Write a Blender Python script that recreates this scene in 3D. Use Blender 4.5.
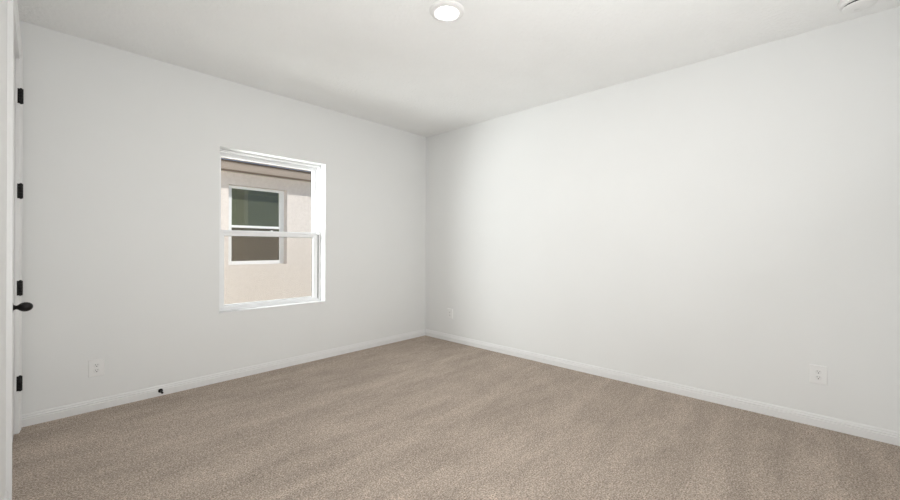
import bpy, bmesh, math, random
from mathutils import Vector, Matrix

C = bpy.context.scene.collection
for o in list(bpy.data.objects):
    bpy.data.objects.remove(o, do_unlink=True)
S = bpy.context.scene

# ------------------------------------------------------------------ dimensions (corner of the two far walls = origin)
H = 2.74              # ceiling
XL = -3.772           # left (door) wall plane
YB = -4.368           # wall behind the camera
WX0, WX1, WZ0, WZ1 = -2.552, -1.515, 0.612, 2.125    # window opening in the far wall
WT = 0.26             # thickness of the outside wall
G = 3.4               # the neighbouring house's wall

# ------------------------------------------------------------------ camera
F, YAW, ROLL, CY = 385.88, 0.8196, 0.00379, 246.258
cam_d = bpy.data.cameras.new('camera')
cam = bpy.data.objects.new('camera', cam_d); C.objects.link(cam)
fw = Vector((math.sin(YAW), math.cos(YAW), 0)); rt = Vector((math.cos(YAW), -math.sin(YAW), 0)); up = Vector((0, 0, 1))
r2 = rt*math.cos(ROLL) + up*math.sin(ROLL); u2 = up*math.cos(ROLL) - rt*math.sin(ROLL)
m = Matrix((r2, u2, -fw)).transposed().to_4x4()
m.translation = Vector((-3.675, -3.891, 1.231))
cam.matrix_world = m
cam_d.sensor_width = 36.0
cam_d.lens = F/900*36
cam_d.shift_y = -(250-CY)/900
cam_d.clip_start = 0.01
S.camera = cam

# ------------------------------------------------------------------ world, sun, added fill lights
w = bpy.data.worlds.new('sky'); S.world = w; w.use_nodes = True
bg = w.node_tree.nodes['Background']
bg.inputs[0].default_value = (0.42, 0.62, 1.0, 1); bg.inputs[1].default_value = 0.36

sd = bpy.data.lights.new('sun', 'SUN'); sd.energy = 2.5; sd.angle = math.radians(0.6); sd.color = (1, 0.97, 0.93)
sun = bpy.data.objects.new('sun', sd); C.objects.link(sun)
sun.rotation_euler = Vector((-0.6, 1.0, -1.0)).to_track_quat('-Z', 'Y').to_euler()
sun.location = (3, -3, 8)

def area(name, loc, direction, sx, sy, energy, color=(1, 1, 1)):
    d = bpy.data.lights.new(name, 'AREA'); d.shape = 'RECTANGLE'; d.size = sx; d.size_y = sy
    d.energy = energy; d.color = color
    o = bpy.data.objects.new(name, d); C.objects.link(o); o.location = loc
    o.rotation_euler = Vector(direction).to_track_quat('-Z', 'Z').to_euler()
    return o
# added fill lights, sources unseen: two outside the window, two near the camera
area('side_yard_fill', (-3.5, 0.8, 1.72), (1, -1, 0), 0.8, 1.9, 178, (0.965, 0.985, 1.0))  # added panel that brightens the right wall through the window
area('ground_fill', (-2.0, 1.6, -0.1), (0, -0.5, 1), 3.0, 1.6, 48)  # added upward fill for the ceiling and window head
area('left_wall_fill', (XL+0.03, -3.7, 1.1), (1, 0.2, 0.15), 0.9, 2.0, 64)  # added fill on the left wall, no opening built here
area('rear_fill', (-2.5, YB+0.2, 1.25), (-0.05, 1, 1.1), 1.8, 1.1, 27)  # added upward fill behind the camera
LAMP = 390.0

S.view_settings.view_transform = 'Standard'
S.view_settings.look = 'None'
S.view_settings.gamma = 1
S.view_settings.use_curve_mapping = False
S.view_settings.exposure = 0.06

# ------------------------------------------------------------------ materials
def mat(name, col, rough=0.5, metal=0.0, spec=0.5):
    M = bpy.data.materials.new(name); M.use_nodes = True
    b = M.node_tree.nodes['Principled BSDF']
    b.inputs['Base Color'].default_value = (*col, 1)
    b.inputs['Roughness'].default_value = rough
    b.inputs['Metallic'].default_value = metal
    b.inputs['Specular IOR Level'].default_value = spec
    return M
def N(M, t, **kw):
    n = M.node_tree.nodes.new(t)
    for k, v in kw.items():
        if k in n.inputs: n.inputs[k].default_value = v
        else: setattr(n, k, v)
    return n
def L(M, a, b): M.node_tree.links.new(a, b)
def coords(M):
    return N(M, 'ShaderNodeTexCoord').outputs['Object']
def add_bump(M, scale, strength, dist, detail=3, ramp=None):
    b = M.node_tree.nodes['Principled BSDF']
    n = N(M, 'ShaderNodeTexNoise', Scale=scale, Detail=detail, Roughness=0.55)
    L(M, coords(M), n.inputs['Vector'])
    src = n.outputs['Fac']
    if ramp:
        r = N(M, 'ShaderNodeValToRGB'); r.color_ramp.elements[0].position, r.color_ramp.elements[1].position = ramp
        L(M, src, r.inputs['Fac']); src = r.outputs['Color']
    bp = N(M, 'ShaderNodeBump', Strength=strength, Distance=dist)
    L(M, src, bp.inputs['Height']); L(M, bp.outputs['Normal'], b.inputs['Normal'])
def mottle(M, c1, c2, scale, lo=0.35, hi=0.65, detail=4):
    b = M.node_tree.nodes['Principled BSDF']
    n = N(M, 'ShaderNodeTexNoise', Scale=scale, Detail=detail)
    L(M, coords(M), n.inputs['Vector'])
    r = N(M, 'ShaderNodeValToRGB')
    r.color_ramp.elements[0].position = lo; r.color_ramp.elements[1].position = hi
    r.color_ramp.elements[0].color = (*c1, 1); r.color_ramp.elements[1].color = (*c2, 1)
    L(M, n.outputs['Fac'], r.inputs['Fac']); L(M, r.outputs['Color'], b.inputs['Base Color'])

M_wall = mat('wall_paint', (0.80, 0.795, 0.78), 0.75, spec=0.25)
mottle(M_wall, (0.805, 0.811, 0.802), (0.815, 0.821, 0.812), 2.0); add_bump(M_wall, 140, 0.12, 0.002)
M_ceil = mat('ceiling_paint', (0.84, 0.835, 0.82), 0.9, spec=0.15)
mottle(M_ceil, (0.897, 0.902, 0.893), (0.912, 0.917, 0.908), 3.0); add_bump(M_ceil, 38, 0.42, 0.003, 4, (0.45, 0.62))
M_trim = mat('trim_paint', (0.81, 0.81, 0.805), 0.35, spec=0.45); add_bump(M_trim, 60, 0.02, 0.001)
M_door = mat('door_paint', (0.83, 0.83, 0.825), 0.4, spec=0.45); add_bump(M_door, 80, 0.03, 0.001)
M_vinyl = mat('white_vinyl', (0.90, 0.905, 0.91), 0.35); add_bump(M_vinyl, 50, 0.015, 0.001)
M_gasket = mat('grey_gasket', (0.12, 0.12, 0.11), 0.7); add_bump(M_gasket, 90, 0.05, 0.001)
M_black = mat('black_metal', (0.012, 0.011, 0.011), 0.38, 0.6); add_bump(M_black, 120, 0.03, 0.001)
M_rubber = mat('black_rubber', (0.02, 0.02, 0.02), 0.8); add_bump(M_rubber, 120, 0.05, 0.001)
M_plate = mat('white_plastic', (0.84, 0.84, 0.83), 0.3); add_bump(M_plate, 70, 0.01, 0.001)
M_socket = mat('socket_plastic', (0.80, 0.80, 0.79), 0.35); add_bump(M_socket, 70, 0.01, 0.001)
M_dark = mat('dark_slot', (0.02, 0.02, 0.02), 0.8); add_bump(M_dark, 70, 0.02, 0.001)
M_stucco = mat('cream_stucco', (0.70, 0.60, 0.51), 0.95, spec=0.1)
mottle(M_stucco, (0.775, 0.70, 0.65), (0.84, 0.765, 0.715), 18, detail=6); add_bump(M_stucco, 48, 0.6, 0.014, 6)
M_own = mat('house_stucco', (0.5, 0.47, 0.43), 0.95, spec=0.1)
mottle(M_own, (0.48, 0.45, 0.41), (0.54, 0.51, 0.47), 18, detail=6); add_bump(M_own, 55, 0.5, 0.01, 6)
M_fascia = mat('fascia_paint', (0.385, 0.315, 0.26), 0.7); add_bump(M_fascia, 30, 0.1, 0.002)
M_drip_shade = mat('brown_drip_and_shade', (0.13, 0.09, 0.06), 0.6); add_bump(M_drip_shade, 30, 0.05, 0.001)  # also colours the strip that stands in for eave shade
M_soffit = mat('soffit_panel', (0.62, 0.56, 0.50), 0.8); add_bump(M_soffit, 40, 0.1, 0.002)
M_shingle = mat('roof_shingle', (0.3, 0.24, 0.19), 0.95)
mottle(M_shingle, (0.24, 0.19, 0.15), (0.44, 0.36, 0.28), 25, detail=6); add_bump(M_shingle, 60, 0.5, 0.01, 5)
M_ground = mat('side_yard_ground', (0.4, 0.36, 0.28), 0.95, spec=0.1)
mottle(M_ground, (0.30, 0.29, 0.18), (0.46, 0.41, 0.30), 9, detail=8); add_bump(M_ground, 60, 0.5, 0.02, 6)
M_curtain = mat('curtain', (0.30, 0.42, 0.34), 0.9); add_bump(M_curtain, 40, 0.2, 0.003)
M_inside = mat('dim_room', (0.42, 0.40, 0.32), 0.9); add_bump(M_inside, 20, 0.1, 0.003)

def glass(name, tint, refl=0.06, rough=0.0, refl_film=None):
    M = bpy.data.materials.new(name); M.use_nodes = True
    nt = M.node_tree; nt.nodes.clear()
    out = nt.nodes.new('ShaderNodeOutputMaterial')
    t = nt.nodes.new('ShaderNodeBsdfTransparent'); t.inputs[0].default_value = (*tint, 1)
    g = nt.nodes.new('ShaderNodeBsdfGlossy'); g.inputs['Roughness'].default_value = rough
    lw = nt.nodes.new('ShaderNodeLayerWeight')
    pw = nt.nodes.new('ShaderNodeMath'); pw.operation = 'POWER'; pw.inputs[1].default_value = 4.0
    ma = nt.nodes.new('ShaderNodeMath'); ma.operation = 'MULTIPLY_ADD'; ma.inputs[1].default_value = 0.55; ma.inputs[2].default_value = refl
    nt.links.new(lw.outputs['Facing'], pw.inputs[0]); nt.links.new(pw.outputs[0], ma.inputs[0])
    mx = nt.nodes.new('ShaderNodeMixShader')
    nt.links.new(ma.outputs[0], mx.inputs[0]); nt.links.new(t.outputs[0], mx.inputs[1]); nt.links.new(g.outputs[0], mx.inputs[2])
    res = mx
    if refl_film:  # diffuse tone standing in for the olive reflection in the panes
        d = nt.nodes.new('ShaderNodeBsdfDiffuse'); d.inputs[0].default_value = (*refl_film, 1)
        res = nt.nodes.new('ShaderNodeMixShader'); res.inputs[0].default_value = 0.16
        nt.links.new(mx.outputs[0], res.inputs[1]); nt.links.new(d.outputs[0], res.inputs[2])
    nt.links.new(res.outputs[0], out.inputs['Surface'])
    return M
M_glass = glass('clear_glass', (0.97, 0.98, 0.97), 0.008)
M_tinted = glass('tinted_glass', (0.60, 0.64, 0.50), 0.12, refl_film=(0.47, 0.50, 0.36))

def mesh_screen(name, col, cover):      # insect screen: fine woven mesh, mostly open
    M = bpy.data.materials.new(name); M.use_nodes = True
    nt = M.node_tree; nt.nodes.clear()
    out = nt.nodes.new('ShaderNodeOutputMaterial')
    t = nt.nodes.new('ShaderNodeBsdfTransparent'); d = nt.nodes.new('ShaderNodeBsdfDiffuse')
    d.inputs[0].default_value = (*col, 1)
    mx = nt.nodes.new('ShaderNodeMixShader'); mx.inputs[0].default_value = cover
    nt.links.new(t.outputs[0], mx.inputs[1]); nt.links.new(d.outputs[0], mx.inputs[2]); nt.links.new(mx.outputs[0], out.inputs['Surface'])
    return M
M_screen = mesh_screen('dark_insect_screen', (0.20, 0.175, 0.145), 0.34)
M_own_screen = mesh_screen('fine_insect_screen', (0.42, 0.31, 0.22), 0.08)

def emis(name, col, strength):
    M = bpy.data.materials.new(name); M.use_nodes = True
    nt = M.node_tree; nt.nodes.clear()
    out = nt.nodes.new('ShaderNodeOutputMaterial'); e = nt.nodes.new('ShaderNodeEmission')
    e.inputs[0].default_value = (*col, 1); e.inputs[1].default_value = strength
    nt.links.new(e.outputs[0], out.inputs['Surface'])
    return M
M_lens = emis('lit_lens', (1.0, 0.98, 0.95), LAMP)

# carpet: cut pile speckle + soft mottling + brushed lanes left by the vacuum cleaner
M_carpet = mat('beige_carpet', (0.4, 0.33, 0.27), 1.0, spec=0.0)
def build_carpet():
    M = M_carpet; b = M.node_tree.nodes['Principled BSDF']; co = coords(M)
    def rng(src, lo, hi, f0=0.3, f1=0.7):
        r = N(M, 'ShaderNodeMapRange'); r.inputs['From Min'].default_value = f0; r.inputs['From Max'].default_value = f1
        r.inputs['To Min'].default_value = lo; r.inputs['To Max'].default_value = hi; L(M, src, r.inputs['Value']); return r.outputs[0]
    def mul(a, c):
        m_ = N(M, 'ShaderNodeMath', operation='MULTIPLY'); L(M, a, m_.inputs[0]); L(M, c, m_.inputs[1]); return m_.outputs[0]
    n1 = N(M, 'ShaderNodeTexNoise', Scale=125, Detail=3, Roughness=0.8); L(M, co, n1.inputs['Vector'])
    r1 = N(M, 'ShaderNodeValToRGB'); L(M, n1.outputs['Fac'], r1.inputs['Fac'])
    e = r1.color_ramp.elements
    e[0].position = 0.36; e[0].color = (0.208, 0.168, 0.137, 1)
    e[1].position = 0.64; e[1].color = (0.715, 0.614, 0.527, 1)
    k = e.new(0.5); k.color = (0.445, 0.374, 0.316, 1)
    n4 = N(M, 'ShaderNodeTexNoise', Scale=38, Detail=3, Roughness=0.7); L(M, co, n4.inputs['Vector'])
    # pile leaning this way and that: patches drawn out along the strokes of the vacuum cleaner
    mp = N(M, 'ShaderNodeMapping'); mp.inputs['Rotation'].default_value = (0, 0, math.radians(-4)); mp.inputs['Scale'].default_value = (0.40, 1.0, 1)
    L(M, co, mp.inputs['Vector'])
    n2 = N(M, 'ShaderNodeTexNoise', Scale=6.5, Detail=6, Roughness=0.68); L(M, mp.outputs[0], n2.inputs['Vector'])
    n3 = N(M, 'ShaderNodeTexNoise', Scale=1.3, Detail=3, Roughness=0.5); L(M, mp.outputs[0], n3.inputs['Vector'])
    f = mul(mul(rng(n4.outputs['Fac'], 0.84, 1.16), rng(n2.outputs['Fac'], 0.87, 1.13)), rng(n3.outputs['Fac'], 0.95, 1.05))
    # lanes: pile brushed one way, then the other, with fairly crisp edges
    m2 = N(M, 'ShaderNodeMapping'); m2.inputs['Rotation'].default_value = (0, 0, math.radians(-4)); m2.inputs['Scale'].default_value = (0.10, 1.0, 1)
    L(M, co, m2.inputs['Vector'])
    n5 = N(M, 'ShaderNodeTexNoise', Scale=3.4, Detail=2, Roughness=0.4); L(M, m2.outputs[0], n5.inputs['Vector'])
    f = mul(f, rng(n5.outputs['Fac'], 0.965, 1.035, 0.47, 0.53))
    vm = N(M, 'ShaderNodeVectorMath', operation='SCALE'); L(M, r1.outputs['Color'], vm.inputs[0]); L(M, f, vm.inputs['Scale'])
    L(M, vm.outputs[0], b.inputs['Base Color'])
    bp = N(M, 'ShaderNodeBump', Strength=0.75, Distance=0.007); L(M, n1.outputs['Fac'], bp.inputs['Height']); L(M, bp.outputs['Normal'], b.inputs['Normal'])
build_carpet()

# ------------------------------------------------------------------ mesh helpers
def add_box(bm, x0, x1, y0, y1, z0, z1, mi=0):
    v = [bm.verts.new(p) for p in ((x0,y0,z0),(x1,y0,z0),(x1,y1,z0),(x0,y1,z0),(x0,y0,z1),(x1,y0,z1),(x1,y1,z1),(x0,y1,z1))]
    for q in ((0,3,2,1),(4,5,6,7),(0,1,5,4),(1,2,6,5),(2,3,7,6),(3,0,4,7)):
        f = bm.faces.new([v[i] for i in q]); f.material_index = mi
def bx(*a):
    bm = bmesh.new(); add_box(bm, *a); return bm
def add_lathe(bm, prof, origin, axis='z', seg=40, mi=0, smooth=True):
    """prof: (radius, distance along the axis)"""
    ox, oy, oz = origin
    rings = []
    for r, d in prof:
        ring = []
        for i in range(1 if r < 1e-6 else seg):
            a = 2*math.pi*i/seg; c, s = r*math.cos(a), r*math.sin(a)
            p = {'z': (c, s, d), 'x': (d, c, s), 'y': (s, d, c)}[axis]
            ring.append(bm.verts.new((ox+p[0], oy+p[1], oz+p[2])))
        rings.append(ring)
    for A, B in zip(rings, rings[1:]):
        for i in range(seg):
            j = (i+1) % seg
            if len(A) == 1 and len(B) == 1: continue
            if len(A) == 1: f = bm.faces.new((A[0], B[j], B[i]))
            elif len(B) == 1: f = bm.faces.new((A[i], A[j], B[0]))
            else: f = bm.faces.new((A[i], A[j], B[j], B[i]))
            f.smooth = smooth; f.material_index = mi
def lathe(prof, origin, axis='z', seg=40, smooth=True):
    bm = bmesh.new(); add_lathe(bm, prof, origin, axis, seg, 0, smooth); bmesh.ops.recalc_face_normals(bm, faces=bm.faces); return bm
def add_prism(bm, prof, fa, fb):
    """profile points mapped to 3-D by fa (near end) and fb (far end)"""
    A = [bm.verts.new(fa(*p)) for p in prof]; B = [bm.verts.new(fb(*p)) for p in prof]
    n = len(prof)
    for i in range(n):
        j = (i+1) % n; bm.faces.new((A[i], A[j], B[j], B[i]))
    bm.faces.new(A); bm.faces.new(list(reversed(B)))
def prism(prof, fa, fb):
    bm = bmesh.new(); add_prism(bm, prof, fa, fb); bmesh.ops.recalc_face_normals(bm, faces=bm.faces); return bm
def obj(name, bm, mats, parent=None, bevel=0.0, label=None):
    me = bpy.data.meshes.new(name); bm.normal_update(); bm.to_mesh(me); bm.free()
    for m_ in (mats if isinstance(mats, (list, tuple)) else [mats]): me.materials.append(m_)
    o = bpy.data.objects.new(name, me); C.objects.link(o)
    if parent:
        o.parent = parent
    if bevel:
        b = o.modifiers.new('bevel', 'BEVEL'); b.width = bevel; b.segments = 3; b.limit_method = 'ANGLE'; b.angle_limit = math.radians(40)
    if label: o['label'] = label
    return o
def tag(o, label, cat, group=None, kind=None):
    o['label'] = label; o['category'] = cat
    if group: o['group'] = group
    if kind: o['kind'] = kind
    return o
def empty(name, loc, label, cat, group=None, kind=None):
    o = bpy.data.objects.new(name, None); o.empty_display_size = 0.05; C.objects.link(o); o.location = loc
    return tag(o, label, cat, group, kind)
def struct(name, bm, mats, label, cat, bevel=0.0):
    return tag(obj(name, bm, mats, bevel=bevel), label, cat, kind='structure')
def shifted(bm, o):     # geometry given in room coordinates, moved into the frame of an unrotated Empty
    bmesh.ops.translate(bm, verts=bm.verts, vec=-Vector(o.location)); return bm

# ------------------------------------------------------------------ room shell
struct('floor', bx(XL-0.1, 0.1, YB-0.1, WT, -0.12, 0.0), M_carpet, 'beige cut-pile carpet covering the whole bedroom floor', 'floor')
struct('ceiling', bx(XL-0.1, 0.1, YB-0.1, WT, H, H+0.12), M_ceil, 'white lightly textured ceiling over the bedroom', 'ceiling')
struct('wall_right', bx(0, 0.1, YB-0.1, WT, 0, H), M_wall, 'long blank off-white wall on the right', 'wall')
struct('wall_back', bx(XL-0.1, 0, YB-0.1, YB, 0, H), M_wall, 'off-white wall behind the camera', 'wall')

def window_wall():
    bm = bmesh.new()
    x0, x1 = XL-0.1, 0.0
    for a in ((x0, WX0, 0, H), (WX1, x1, 0, H), (WX0, WX1, 0, WZ0), (WX0, WX1, WZ1, H)):
        add_box(bm, a[0], a[1], 0, WT, a[2], a[3])
    bmesh.ops.remove_doubles(bm, verts=bm.verts, dist=1e-5)
    bm.normal_update()
    for f in bm.faces:
        f.material_index = 1 if f.calc_center_median().y > WT-1e-3 else 0
    return bm
struct('wall_far', window_wall(), [M_wall, M_own], 'off-white wall with the single window in it', 'wall')

# door opening in the left wall
DY0, DY1, DZ = -1.042, -0.128, 2.432       # latch edge, hinge edge, top of the door leaf
OY0, OY1, OZ = DY0-0.004, DY1+0.004, DZ+0.005
bm = bmesh.new()
add_box(bm, XL-0.1, XL, YB, OY0-0.019, 0, H)
add_box(bm, XL-0.1, XL, OY1+0.019, 0, 0, H)
add_box(bm, XL-0.1, XL, OY0-0.019, OY1+0.019, OZ+0.019, H)
struct('wall_left', bm, M_wall, 'off-white wall at the left edge, holding the closed door', 'wall')

BASE = [(0,0),(0.014,0),(0.014,0.048),(0.0120,0.0500),(0.0088,0.0510),(0.0088,0.0555),(0.0115,0.058),(0.0110,0.062),(0.0072,0.0655),(0.0062,0.0675),(0.0062,0.0705),(0.0068,0.072),(0.0060,0.076),(0.0035,0.081),(0.0012,0.083),(0,0.083)]
struct('baseboard_right', prism(BASE, lambda d,z: (-d, YB, z), lambda d,z: (-d, -0.0, z)), M_trim, 'white moulded baseboard along the right wall', 'baseboard')
struct('baseboard_far', prism(BASE, lambda d,z: (XL+0.0, -d, z), lambda d,z: (-0.0005-d, -d, z)), M_trim, 'white moulded baseboard running beneath the window', 'baseboard')
CW = 0.085
struct('baseboard_left', prism(BASE, lambda d,z: (XL+d*0.75, YB, z), lambda d,z: (XL+d*0.75, OY0-CW-0.001, z)), M_trim, 'white baseboard meeting the door casing at the lower left corner', 'baseboard')
struct('baseboard_back', prism(BASE, lambda d,z: (XL+0.011, YB+d, z), lambda d,z: (-0.014, YB+d, z)), M_trim, 'white baseboard along the wall behind the camera', 'baseboard')

# casing around the door and the jamb it closes against
def casing_prof(t):     # (across: 0 at the opening, depth)
    return [(0,0),(0,0.62*t),(0.004,0.72*t),(0.012,0.72*t),(0.018,0.80*t),(0.040,0.84*t),(0.050,0.78*t),(0.056,0.95*t),(0.068,1.0*t),(0.080,1.0*t),(CW,0.9*t),(CW,0)]
bm = bmesh.new()
TN, TF = 0.0197, 0.0300
zt = OZ+0.004
# mitred: near leg, far leg, head
add_prism(bm, casing_prof(TN), lambda a,d: (XL+d, OY0-a, 0), lambda a,d: (XL+d, OY0-a, zt+a))
add_prism(bm, casing_prof(TF), lambda a,d: (XL+d, OY1+a, 0), lambda a,d: (XL+d, OY1+a, zt+a))
add_prism(bm, casing_prof(TN), lambda a,d: (XL+d, OY0-a, zt+a), lambda a,d: (XL+d*TF/TN, OY1+a, zt+a))
bmesh.ops.recalc_face_normals(bm, faces=bm.faces)
struct('trim_1', bm, M_trim, 'white moulded casing around the closed door', 'door casing')
bm = bmesh.new()
add_box(bm, XL-0.1, XL-0.0005, OY0-0.019, OY0, 0, OZ+0.019); add_box(bm, XL-0.1, XL-0.0005, OY1, OY1+0.019, 0, OZ+0.019)
add_box(bm, XL-0.1, XL-0.0005, OY0, OY1, OZ, OZ+0.019)
add_box(bm, XL-0.075, XL-0.038, OY0, OY0+0.03, 0, OZ); add_box(bm, XL-0.075, XL-0.038, OY1-0.03, OY1, 0, OZ); add_box(bm, XL-0.075, XL-0.038, OY0+0.03, OY1-0.03, OZ-0.03, OZ)
struct('trim_2', bm, M_trim, 'white door jamb and stop inside the casing', 'door jamb')

# the door
door = empty('door_1', (XL-0.002, DY1, 0.012), 'closed white door at the left edge with black hinges and knob', 'door', kind='structure')
def door_bm():
    bm = bmesh.new()
    xf, xb = XL-0.002, XL-0.037
    add_box(bm, xb, xf-0.006, DY0, DY1, 0.012, DZ)
    st = 0.115
    rails = [(0.012, 0.25), (1.02, 1.16), (DZ-0.12, DZ)]
    for z0, z1 in rails: add_box(bm, xf-0.006, xf, DY0, DY1, z0, z1)
    for z0, z1 in ((0.25, 1.02), (1.16, DZ-0.12)):
        add_box(bm, xf-0.006, xf, DY0, DY0+st, z0, z1); add_box(bm, xf-0.006, xf, DY1-st, DY1, z0, z1)
        add_box(bm, xf-0.006, xf-0.001, DY0+st+0.03, DY1-st-0.03, z0+0.03, z1-0.03)
    return bm
obj('door_panel', shifted(door_bm(), door), M_door, door)
for zc in (2.199, 1.580, 0.948, 0.326):
    bm = bmesh.new()
    yb = OY1-0.002; xb = XL+0.0250
    hh = 0.0475
    for k in range(5):      # five knuckles of the barrel
        z0 = zc-hh+2*hh*k/5; z1 = z0+2*hh/5-0.0006
        add_lathe(bm, [(0,z0),(0.0104,z0),(0.0108,z0+0.0005),(0.0108,z1-0.0005),(0.0104,z1),(0,z1)], (xb, yb, 0), 'z', 20)
    add_box(bm, XL+0.009, XL+0.023, yb-0.005, yb+0.004, zc-hh, zc+hh)
    bmesh.ops.recalc_face_normals(bm, faces=bm.faces)
    h = obj('hinge', shifted(bm, door), M_black, door)
    lf = bmesh.new(); add_box(lf, XL-0.0016, XL+0.009, yb-0.004, yb+0.003, zc-hh, zc+hh)
    obj('hinge_leaf', shifted(lf, door), M_trim, h, label='white painted leaf behind the black barrel')
    pin = bmesh.new()
    add_lathe(pin, [(0,zc+hh),(0.0065,zc+hh),(0.0065,zc+hh+0.002),(0.004,zc+hh+0.0045),(0,zc+hh+0.005)], (xb, yb, 0), 'z', 16)
    add_lathe(pin, [(0,zc-hh-0.004),(0.004,zc-hh-0.0035),(0.006,zc-hh-0.001),(0.006,zc-hh),(0,zc-hh)], (xb, yb, 0), 'z', 16)
    bmesh.ops.recalc_face_normals(pin, faces=pin.faces)
    obj('hinge_pin', shifted(pin, door), M_black, h)
KX, KY, KZ = XL+0.006, -0.975, 0.915
kn = lathe([(0,0.016),(0.0105,0.016),(0.0102,0.022),(0.0115,0.026),(0.0165,0.032),(0.0215,0.040),(0.0238,0.049),(0.0235,0.058),(0.0205,0.067),(0.0150,0.074),(0.0075,0.0785),(0,0.0795)], (KX, KY, KZ), 'x', 40)
k = obj('door_knob', shifted(kn, door), M_black, door, label='black egg-shaped knob')
obj('rosette', shifted(lathe([(0,-0.0078),(0.030,-0.0078),(0.030,0.006),(0.027,0.010),(0.013,0.0125),(0.0125,0.018),(0,0.018)], (KX, KY, KZ), 'x', 40), door), M_black, k)

# ------------------------------------------------------------------ window
win = empty('window_1', ((WX0+WX1)/2, 0.105, WZ0), 'white single-hung window looking onto the neighbouring house', 'window', kind='structure')
FY0, FY1 = 0.108, 0.215
SZ = WZ0+0.012        # top of the sill slab
def ring(bm, x0, x1, z0, z1, w_, y0, y1, wt=None, wb=None):
    wt = w_ if wt is None else wt; wb = w_ if wb is None else wb
    add_box(bm, x0, x0+w_, y0, y1, z0, z1); add_box(bm, x1-w_, x1, y0, y1, z0, z1)
    add_box(bm, x0+w_, x1-w_, y0, y1, z1-wt, z1); add_box(bm, x0+w_, x1-w_, y0, y1, z0, z0+wb)
bm = bmesh.new()
ring(bm, WX0+0.001, WX1-0.001, SZ, WZ1-0.001, 0.018, FY0, FY1)
ring(bm, WX0+0.019, WX1-0.019, SZ+0.018, WZ1-0.019, 0.012, 0.158, 0.166)     # parting stop between the tracks
ring(bm, WX0+0.019, WX1-0.019, SZ+0.018, WZ1-0.019, 0.022, 0.199, FY1)
obj('window_frame', shifted(bm, win), M_vinyl, win, bevel=0.0015)
obj('window_sill', shifted(bx(WX0+0.0005, WX1-0.0005, 0.0, 0.20, WZ0, SZ), win), M_trim, win, bevel=0.003)
RZ0, RZ1 = 1.322, 1.377
# upper sash, in the outer track
bm = bmesh.new(); ring(bm, WX0+0.0205, WX1-0.0205, RZ0+0.012, WZ1-0.0205, 0.039, 0.168, 0.197, 0.036, 0.044)
us = obj('upper_sash', shifted(bm, win), M_vinyl, win, bevel=0.002)
obj('window_pane', shifted(bx(WX0+0.059, WX1-0.059, 0.181, 0.185, RZ0+0.055, WZ1-0.056), win), M_glass, us)
# lower sash, in the inner track
LX0, LX1, LZ0 = WX0+0.022, WX1-0.022, SZ+0.0185
bm = bmesh.new(); ring(bm, LX0, LX1, LZ0, RZ0+0.036, 0.054, 0.122, 0.156, 0.036, 0.021)
add_box(bm, LX0+0.01, LX1-0.01, 0.112, 0.156, RZ0+0.034, RZ0+0.046)                      # finger lip of the meeting rail
add_box(bm, LX0, LX1, 0.115, 0.156, LZ0, LZ0+0.010)
ls = obj('lower_sash', shifted(bm, win), M_vinyl, win, bevel=0.002)
bm = bmesh.new(); ring(bm, LX0+0.052, LX1-0.052, LZ0+0.019, RZ0+0.002, 0.0055, 0.143, 0.1475)
obj('glazing_bead', shifted(bm, win), M_gasket, ls)
obj('window_pane', shifted(bx(LX0+0.0535, LX1-0.0535, 0.1475, 0.1515, LZ0+0.020, RZ0+0.001), win), M_glass, ls)
bm = bmesh.new(); add_box(bm, WX1-0.0212, WX1-0.0188, 0.1105, 0.1555, LZ0, RZ0+0.03); add_box(bm, LX0-0.0025, LX0-0.0004, 0.1225, 0.1555, LZ0, RZ0+0.03)
obj('weather_strip', shifted(bm, win), M_gasket, ls)
obj('insect_screen', shifted(bx(WX0+0.041, WX1-0.041, 0.2005, 0.2015, SZ+0.04, RZ0+0.012), win), M_own_screen, win, label='fine insect screen over the lower half')
lk = bmesh.new()
cx = (WX0+WX1)/2
add_box(lk, cx-0.03, cx+0.03, 0.125, 0.152, RZ0+0.046, RZ0+0.052)
add_lathe(lk, [(0,RZ0+0.052),(0.011,RZ0+0.052),(0.011,RZ0+0.060),(0.008,RZ0+0.063),(0,RZ0+0.063)], (cx, 0.139, 0), 'z', 20)
bmesh.ops.recalc_face_normals(lk, faces=lk.faces)
obj('sash_lock', shifted(lk, win), M_vinyl, ls)

# ------------------------------------------------------------------ recessed ceiling light
LXc, LYc = -1.884, -2.184
lamp = empty('ceiling_light', (LXc, LYc, H), 'round white ceiling light, lit, in the middle of the ceiling', 'ceiling light')
obj('trim_ring', shifted(lathe([(0.112,H),(0.112,H-0.003),(0.110,H-0.007),(0.104,H-0.012),(0.094,H-0.0155),(0.080,H-0.0175),(0.0605,H-0.0165),(0.057,H-0.013),(0.0565,H)], (LXc,LYc,0), 'z', 64), lamp), M_plate, lamp)
obj('lens', shifted(lathe([(0.0560,H-0.013),(0.0552,H-0.0165),(0.051,H-0.0195),(0.040,H-0.0225),(0.020,H-0.0240),(0,H-0.0245)], (LXc,LYc,0), 'z', 32), lamp), M_lens, lamp, label='glowing white lens')

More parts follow.
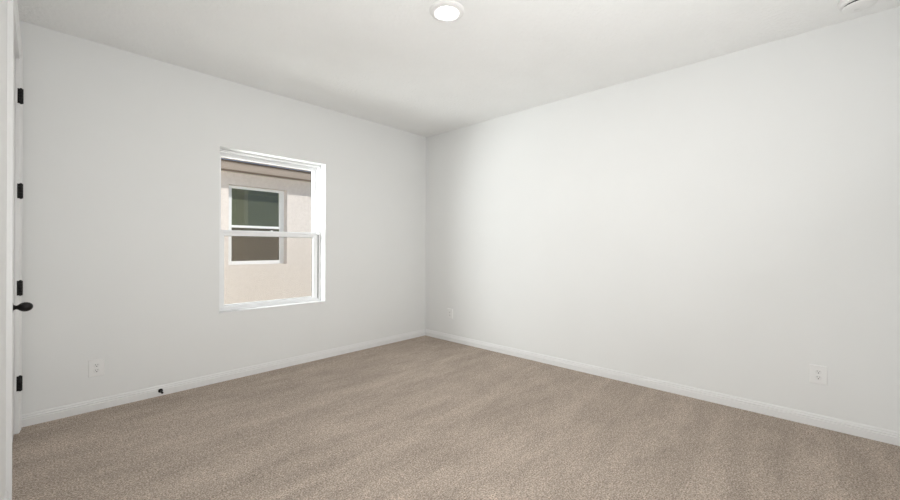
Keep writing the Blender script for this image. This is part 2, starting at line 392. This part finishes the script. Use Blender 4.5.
# ------------------------------------------------------------------ smoke detector
SX, SY = -0.285, -4.103
sm = empty('smoke_detector', (SX, SY, H), 'round white smoke detector on the ceiling, top right corner of the photo', 'smoke detector')
obj('mounting_base', shifted(lathe([(0,H),(0.092,H),(0.092,H-0.006),(0.0905,H-0.012),(0.0865,H-0.029),(0.083,H-0.033),(0,H-0.033)], (SX,SY,0), 'z', 64), sm), M_plate, sm)
obj('sensing_slot', shifted(lathe([(0,H-0.033),(0.066,H-0.033),(0.066,H-0.045),(0,H-0.045)], (SX,SY,0), 'z', 48), sm), M_dark, sm, label='dark slot around the cap')
obj('cap', shifted(lathe([(0,H-0.045),(0.076,H-0.045),(0.0765,H-0.0465),(0.075,H-0.049),(0.069,H-0.053),(0.055,H-0.056),(0,H-0.057)], (SX,SY,0), 'z', 64), sm), M_plate, sm)
obj('test_button', shifted(lathe([(0,H-0.0575),(0.012,H-0.0575),(0.012,H-0.0590),(0.0105,H-0.0597),(0,H-0.060)], (SX+0.02,SY+0.01,0), 'z', 24), sm), M_socket, sm)

# ------------------------------------------------------------------ outlets: built facing -Y at the origin, then copied
PW, PH = 0.090, 0.127
def plate_bm():
    bm = bmesh.new()
    # bevelled plate: back outline, front outline
    a, b, t = PW/2, PH/2, 0.006
    o_ = [(-a,-b),(a,-b),(a,b),(-a,b)]
    B0 = [bm.verts.new((x,0,z)) for x,z in o_]; B1 = [bm.verts.new((x,-0.0025,z)) for x,z in o_]
    B2 = [bm.verts.new((x*0.93,-t,z*0.95)) for x,z in o_]
    for P,Q in ((B0,B1),(B1,B2)):
        for i in range(4): bm.faces.new((P[i],P[(i+1)%4],Q[(i+1)%4],Q[i]))
    bm.faces.new(B2); bm.faces.new(list(reversed(B0)))
    bmesh.ops.recalc_face_normals(bm, faces=bm.faces)
    return bm
def recept_bm(zc):
    bm = bmesh.new(); seg = 28
    pts = []
    for i in range(seg):
        a = 2*math.pi*i/seg; pts.append((0.0175*math.cos(a), max(-0.0142, min(0.0142, 0.0175*math.sin(a)))))
    A = [bm.verts.new((x,-0.0058,zc+z)) for x,z in pts]; B = [bm.verts.new((x,-0.0078,zc+z)) for x,z in pts]
    D = [bm.verts.new((x*0.95,-0.0084,zc+z*0.95)) for x,z in pts]
    for P,Q in ((A,B),(B,D)):
        for i in range(seg): bm.faces.new((P[i],P[(i+1)%seg],Q[(i+1)%seg],Q[i]))
    bm.faces.new(D); bmesh.ops.recalc_face_normals(bm, faces=bm.faces)
    return bm
def slots_bm(zc):
    bm = bmesh.new()
    add_box(bm, -0.0075, -0.0055, -0.0089, -0.0080, zc+0.0005, zc+0.0080); add_box(bm, 0.0055, 0.0073, -0.0089, -0.0080, zc+0.0012, zc+0.0078)
    add_lathe(bm, [(0,-0.0080),(0.0030,-0.0080),(0.0030,-0.0089),(0,-0.0089)], (0,0,zc-0.0075), 'y', 14)
    bmesh.ops.recalc_face_normals(bm, faces=bm.faces)
    return bm
out0 = empty('wall_outlet', (-3.368, 0, 0.315), 'white duplex outlet low on the window wall, near the door', 'outlet', 'duplex wall outlets')
pl = obj('cover_plate', plate_bm(), M_plate, out0)
obj('screw', lathe([(0,-0.0055),(0.0032,-0.0055),(0.0032,-0.0068),(0.0022,-0.0074),(0,-0.0075)], (0,0,0), 'y', 14), M_plate, pl)
for zc in (0.0195, -0.0195):
    r = obj('receptacle', recept_bm(zc), M_socket, out0)
    obj('slots', slots_bm(zc), M_dark, r, label='dark plug slots')
def copy_tree(o, parent=None):
    c = o.copy(); C.objects.link(c)
    if parent: c.parent = parent
    for ch in list(o.children): copy_tree(ch, c)
    return c
for loc, lab in (((0, -3.934, 0.358), 'white duplex outlet low on the right wall, toward the right edge of the photo'),
                 ((0, -0.467, 0.355), 'white duplex outlet low on the right wall, close to the far corner')):
    c = copy_tree(out0); c.location = loc; c.rotation_euler = (0, 0, -math.pi/2); c['label'] = lab

# ------------------------------------------------------------------ door stop on the baseboard
DSX, DSZ, D0 = -2.982, 0.043, -0.0143
ds = empty('door_stop', (DSX, D0, DSZ), 'small black door stop screwed to the baseboard under the window wall', 'door stop')
obj('base', shifted(lathe([(0,0),(0.0165,0),(0.0165,-0.004),(0.0135,-0.009),(0.007,-0.013),(0,-0.013)], (DSX,D0,DSZ), 'y', 28), ds), M_black, ds)
obj('rod', shifted(lathe([(0,-0.013),(0.0045,-0.013),(0.0045,-0.058),(0,-0.058)], (DSX,D0,DSZ), 'y', 20), ds), M_black, ds)
obj('tip', shifted(lathe([(0,-0.058),(0.0070,-0.058),(0.0078,-0.061),(0.0078,-0.069),(0.0065,-0.073),(0,-0.074)], (DSX,D0,DSZ), 'y', 20), ds), M_rubber, ds)

# ------------------------------------------------------------------ outside: ground and the neighbouring house
tag(obj('ground', bx(-9, 6, WT+0.001, G+5, -0.35, -0.15), M_ground), 'strip of bare ground between the two houses', 'ground', kind='structure')
NX0, NX1 = -3.4, 3.2
OXL, OXR, OZB, OZT = -1.432, -0.420, 0.887, 2.283
nb = empty('neighbouring_house', (0, G, -0.15), 'cream stucco house next door, seen through the window', 'house')
bm = bmesh.new()
for a in ((NX0, OXL, -0.15, 2.6), (OXR, NX1, -0.15, 2.6), (OXL, OXR, -0.15, OZB), (OXL, OXR, OZT, 2.6)):
    add_box(bm, a[0], a[1], G, G+0.22, a[2], a[3])
bmesh.ops.remove_doubles(bm, verts=bm.verts, dist=1e-5)
obj('stucco_wall', shifted(bm, nb), M_stucco, nb)
OV = 0.25; FB = 2.476
fy = G-OV
obj('soffit', shifted(bx(NX0-0.3, NX1, fy+0.02, G+0.24, FB+0.012, FB+0.03), nb), M_soffit, nb)
fs = obj('fascia', shifted(bx(NX0-0.3, NX1, fy, fy+0.02, FB, FB+0.172), nb), M_fascia, nb, bevel=0.003)
bm = bmesh.new(); add_box(bm, NX0-0.3, NX1, fy-0.022, fy, FB+0.146, FB+0.158); add_box(bm, NX0-0.3, NX1, fy-0.012, fy+0.05, FB-0.006, FB+0.016)  # upper strip: drip edge; lower strip: shade under the fascia, built as dark trim
obj('drip_edge_and_shade', shifted(bm, nb), M_drip_shade, fs)
bm = bmesh.new()
for k_ in range(7):     # courses of shingles climbing away from the eave
    y0 = fy-0.045+0.28*k_; z0 = FB+0.172+0.118*k_
    add_prism(bm, [(y0,z0),(y0+0.36,z0+0.15),(y0+0.36,z0+0.165),(y0,z0+0.022)], lambda y,z: (NX0-0.35, y, z), lambda y,z: (NX1, y, z))
bmesh.ops.recalc_face_normals(bm, faces=bm.faces)
obj('roof', shifted(bm, nb), M_shingle, nb)
# its window, set back in the stucco
wy = G+0.13
bm = bmesh.new(); ring(bm, OXL+0.001, OXR-0.001, OZB+0.001, OZT-0.001, 0.088, wy, wy+0.06, 0.044, 0.066)
add_box(bm, OXL+0.079, OXR-0.079, wy+0.004, wy+0.05, 1.547, 1.590)
nw = obj('window', shifted(bm, nb), M_vinyl, nb, bevel=0.004)
obj('window_pane', shifted(bx(OXL+0.078, OXR-0.078, wy+0.032, wy+0.038, 1.590, OZT-0.044), nb), M_tinted, nw, label='dark upper pane')
obj('window_pane', shifted(bx(OXL+0.078, OXR-0.078, wy+0.022, wy+0.028, OZB+0.062, 1.545), nb), M_tinted, nw, label='dark lower pane')
obj('insect_screen', shifted(bx(OXL+0.078, OXR-0.078, wy+0.010, wy+0.012, OZB+0.062, 1.545), nb), M_screen, nw, label='grey insect screen over the lower pane')
# dim room behind its panes
bm = bmesh.new()
ix0, ix1, iy0, iy1, iz0, iz1 = -2.2, 0.6, G+0.22, G+2.4, 0.0, 2.45
add_box(bm, ix0, ix1, iy1, iy1+0.05, iz0, iz1); add_box(bm, ix0-0.05, ix0, iy0, iy1+0.05, iz0, iz1); add_box(bm, ix1, ix1+0.05, iy0, iy1+0.05, iz0, iz1)
add_box(bm, ix0-0.05, ix1+0.05, iy0, iy1+0.05, iz0-0.05, iz0); add_box(bm, ix0-0.05, ix1+0.05, iy0, iy1+0.05, iz1, iz1+0.05)
obj('room_lining', shifted(bm, nb), M_inside, nb)
bm = bmesh.new(); n_ = 18
pts = [(-1.40+0.20*i/n_, G+0.30+0.018*math.sin(i*1.7)) for i in range(n_+1)]
lo = [(x, y) for x, y in pts]; hi_ = [(x, y+0.006) for x, y in reversed(pts)]
add_prism(bm, lo+hi_, lambda x,y: (x, y, 0.1), lambda x,y: (x, y, 2.35))
bmesh.ops.recalc_face_normals(bm, faces=bm.faces)
obj('curtain', shifted(bm, nb), M_curtain, nb, label='pale green curtain behind the pane')
